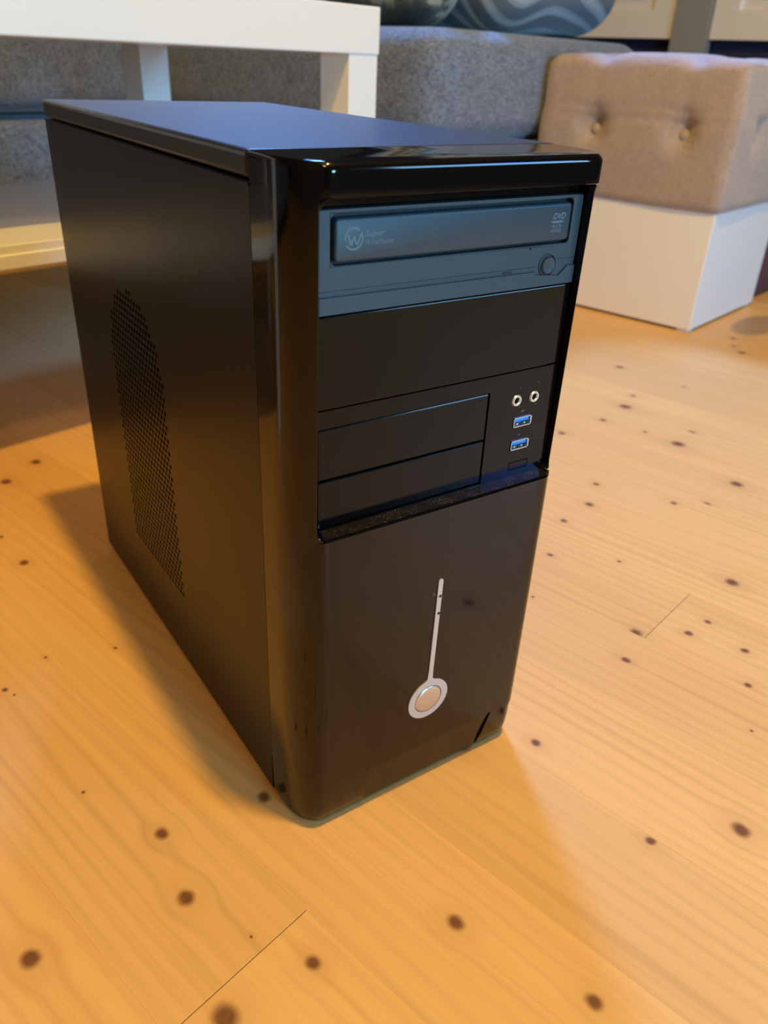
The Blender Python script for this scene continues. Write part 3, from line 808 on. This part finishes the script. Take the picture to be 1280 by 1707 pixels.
# ------------------------------------------------------------------ storage pouf: white box with a tufted taupe lid
OU0, OV0, OW, OL, OBZ = 1.187, 0.287, 0.305, 0.345, 0.2015
pf = link('storage_pouf', None, loc=uv(OU0, OV0, 0), rotz=ANG, label='storage pouf of a cream white box under a tufted taupe cushion', cat='ottoman')
link('storage_box', box_me(0.0, OW, 0.0, OL, 0.0045, OBZ, 0.0015), M_BOX, pf)
for a in (0.004, OW - 0.024):
    for b in (0.004, OL - 0.024):
        link('foot', box_me(a, a + 0.02, b, b + 0.02, 0.0, 0.005), M_BOX, pf)
CWD, CLN, CHT = OW + 0.016, OL + 0.014, 0.226
side_b = [(-CLN / 2 + 0.09, 0.120), (CLN / 2 - 0.105, 0.118)]
def tuft(p, n):
    q = Vector(p)
    def dimple(d, w, dep): return dep * math.exp(-(d / w) ** 2)
    q = Vector(p)
    fz = max(0.0, min(1.0, p.z / CHT))
    body = math.sin(math.pi * min(1, max(0, p.z / CHT))) ** 0.7
    if abs(n.x) > 0.5:
        s = -n.x / abs(n.x)
        dd = 0.007 * body
        for by, bz in side_b:
            r = math.hypot(p.y - by, (p.z - bz) * 0.95)
            dd -= dimple(r, 0.022, 0.022)
            # creases running outward from each button
            dd -= 0.0035 * math.exp(-((p.z - bz - 0.014 - 0.05 * (abs(p.y - by))) / 0.0055) ** 2) * math.exp(-abs(p.y - by) / 0.06)
            dd -= 0.0030 * math.exp(-((p.z - bz - 0.030 - 0.10 * (abs(p.y - by))) / 0.0055) ** 2) * math.exp(-abs(p.y - by) / 0.05)
            dd -= 0.004 * math.exp(-((p.y - by) / 0.012) ** 2) * (1 if p.z > bz else 0) * math.exp(-abs(p.z - bz) / 0.05)
        q.x -= s * dd
    if abs(n.y) > 0.5:
        s = n.y / abs(n.y); dd = 0.007 * body
        for bx in (-0.07, 0.07):
            r = math.hypot(p.x - bx, p.z - 0.12); dd -= dimple(r, 0.022, 0.018)
            dd -= 0.004 * math.exp(-((p.z - 0.12 - 0.02 - 0.12 * abs(p.x - bx)) / 0.006) ** 2) * math.exp(-abs(p.x - bx) / 0.06)
        q.y += s * dd
    if p.z > CHT - 0.045:
        k = (p.z - (CHT - 0.045)) / 0.045
        e = 0.0
        for by, _ in side_b: e += math.exp(-((p.y - by) / 0.022) ** 2)
        for bx in (-0.07, 0.07):
            e2 = math.exp(-((p.x - bx) / 0.022) ** 2); e += 0.6 * e2 * (1 if abs(p.y) > CLN * .35 else 0.3)
        arch = 0.007 * math.cos(math.pi * p.y / CLN) + 0.004 * math.cos(math.pi * p.x / CWD)
        q.z += k * (arch - 0.010 * e)
        for bx in (-0.07, 0.07):
            for by, _ in side_b:
                q.z -= k * dimple(math.hypot(p.x - bx, p.y - by), 0.02, 0.014)
    q.x += 0.0012 * math.sin(60 * p.z + 25 * p.y); q.y += 0.0012 * math.sin(55 * p.z + 20 * p.x)
    return q
cu = link('cushion_lid', soft_box(CWD, CLN, CHT, 0.017, (56, 72, 44), tuft), M_POUF, pf)
cu.location = (OW / 2, OL / 2, OBZ - 0.003)
bmb = bmesh.new(); lathe(bmb, (0, 0, 0), (1, 0, 0), [(0.0095, -0.004), (0.0095, 0.001), (0.0075, 0.0045), (0.004, 0.006), (0, 0.0065)], 20)
bme = to_mesh(bmb, 'button', True, 60); bme.materials.append(M_POUF)
def button(x, y, z, rot):
    o = bpy.data.objects.new('fabric_button', bme); COL.objects.link(o); o.parent = cu
    o.location = (x, y, z); o.rotation_euler = rot
for by, bz in side_b:
    button(-CWD / 2 + 0.013, by, bz - 0.004, (0, 0, math.pi)); button(CWD / 2 - 0.013, by, bz - 0.004, (0, 0, 0))
for bx in (-0.07, 0.07):
    button(bx, -CLN / 2 + 0.010, 0.12, (0, 0, -math.pi / 2)); button(bx, CLN / 2 - 0.010, 0.12, (0, 0, math.pi / 2))
    for by, _ in side_b: button(bx, by, CHT - 0.014, (0, -math.pi / 2, 0))

# ------------------------------------------------------------------ cream cabinet with panelled doors at the right wall
KU = 2.573
cb = link('wall_cabinet', None, loc=uv(KU, 1.4, 0), rotz=ANG, label='cream cabinet with raised-panel doors and grey posts behind the sofa', cat='cabinet')
link('carcass', box_me(0.022, 0.45, -1.5, 1.2, 0.50, 1.30), M_NAVY, cb)
link('plinth_board', box_me(0.05, 0.45, -1.5, 1.2, 0.0, 0.499), M_NAVY, cb)
def door(v0, v1, z0=0.500, z1=1.28):
    bm = bmesh.new()
    t = 0.02
    st = [(v0, v1, z0, z1, 0.0), (v0 + 0.075, v1 - 0.075, z0 + 0.075, z1 - 0.075, 0.0), (v0 + 0.083, v1 - 0.083, z0 + 0.083, z1 - 0.083, 0.010),
          (v0 + 0.100, v1 - 0.100, z0 + 0.100, z1 - 0.100, 0.010), (v0 + 0.125, v1 - 0.125, z0 + 0.125, z1 - 0.125, 0.002)]
    R = []
    for a, b, c, d, x in st: R.append([bm.verts.new((x, y, z)) for y, z in ((a, c), (b, c), (b, d), (a, d))])
    back = [bm.verts.new((t, y, z)) for y, z in ((v0, z0), (v1, z0), (v1, z1), (v0, z1))]
    for A, B in zip(R[:-1], R[1:]):
        for i in range(4): bm.faces.new((A[i], A[(i + 1) % 4], B[(i + 1) % 4], B[i]))
    bm.faces.new(R[-1]); bm.faces.new(back)
    for i in range(4): bm.faces.new((R[0][i], R[0][(i + 1) % 4], back[(i + 1) % 4], back[i]))
    return link('door', to_mesh(bm), M_CAB, cb)
for (a, b) in ((-0.325, 0.14), (0.145, 0.61), (-0.915, -0.450), (-1.385, -0.92)):
    door(a, b)
link('grey_post', box_me(-0.012, 0.03, -0.446, -0.329, 0.0, 1.28, 0.002), M_CABGREY, cb)

# maroon upholstered block partly hidden by the white box at the right edge
me = soft_box(0.40, 0.33, 0.26, 0.02, (12, 12, 8))
link('maroon_pouf', me, M_MAROON, loc=uv(1.725, 0.462, 0), rotz=ANG, label='dark maroon floor pouf half hidden behind the cream white box', cat='ottoman')
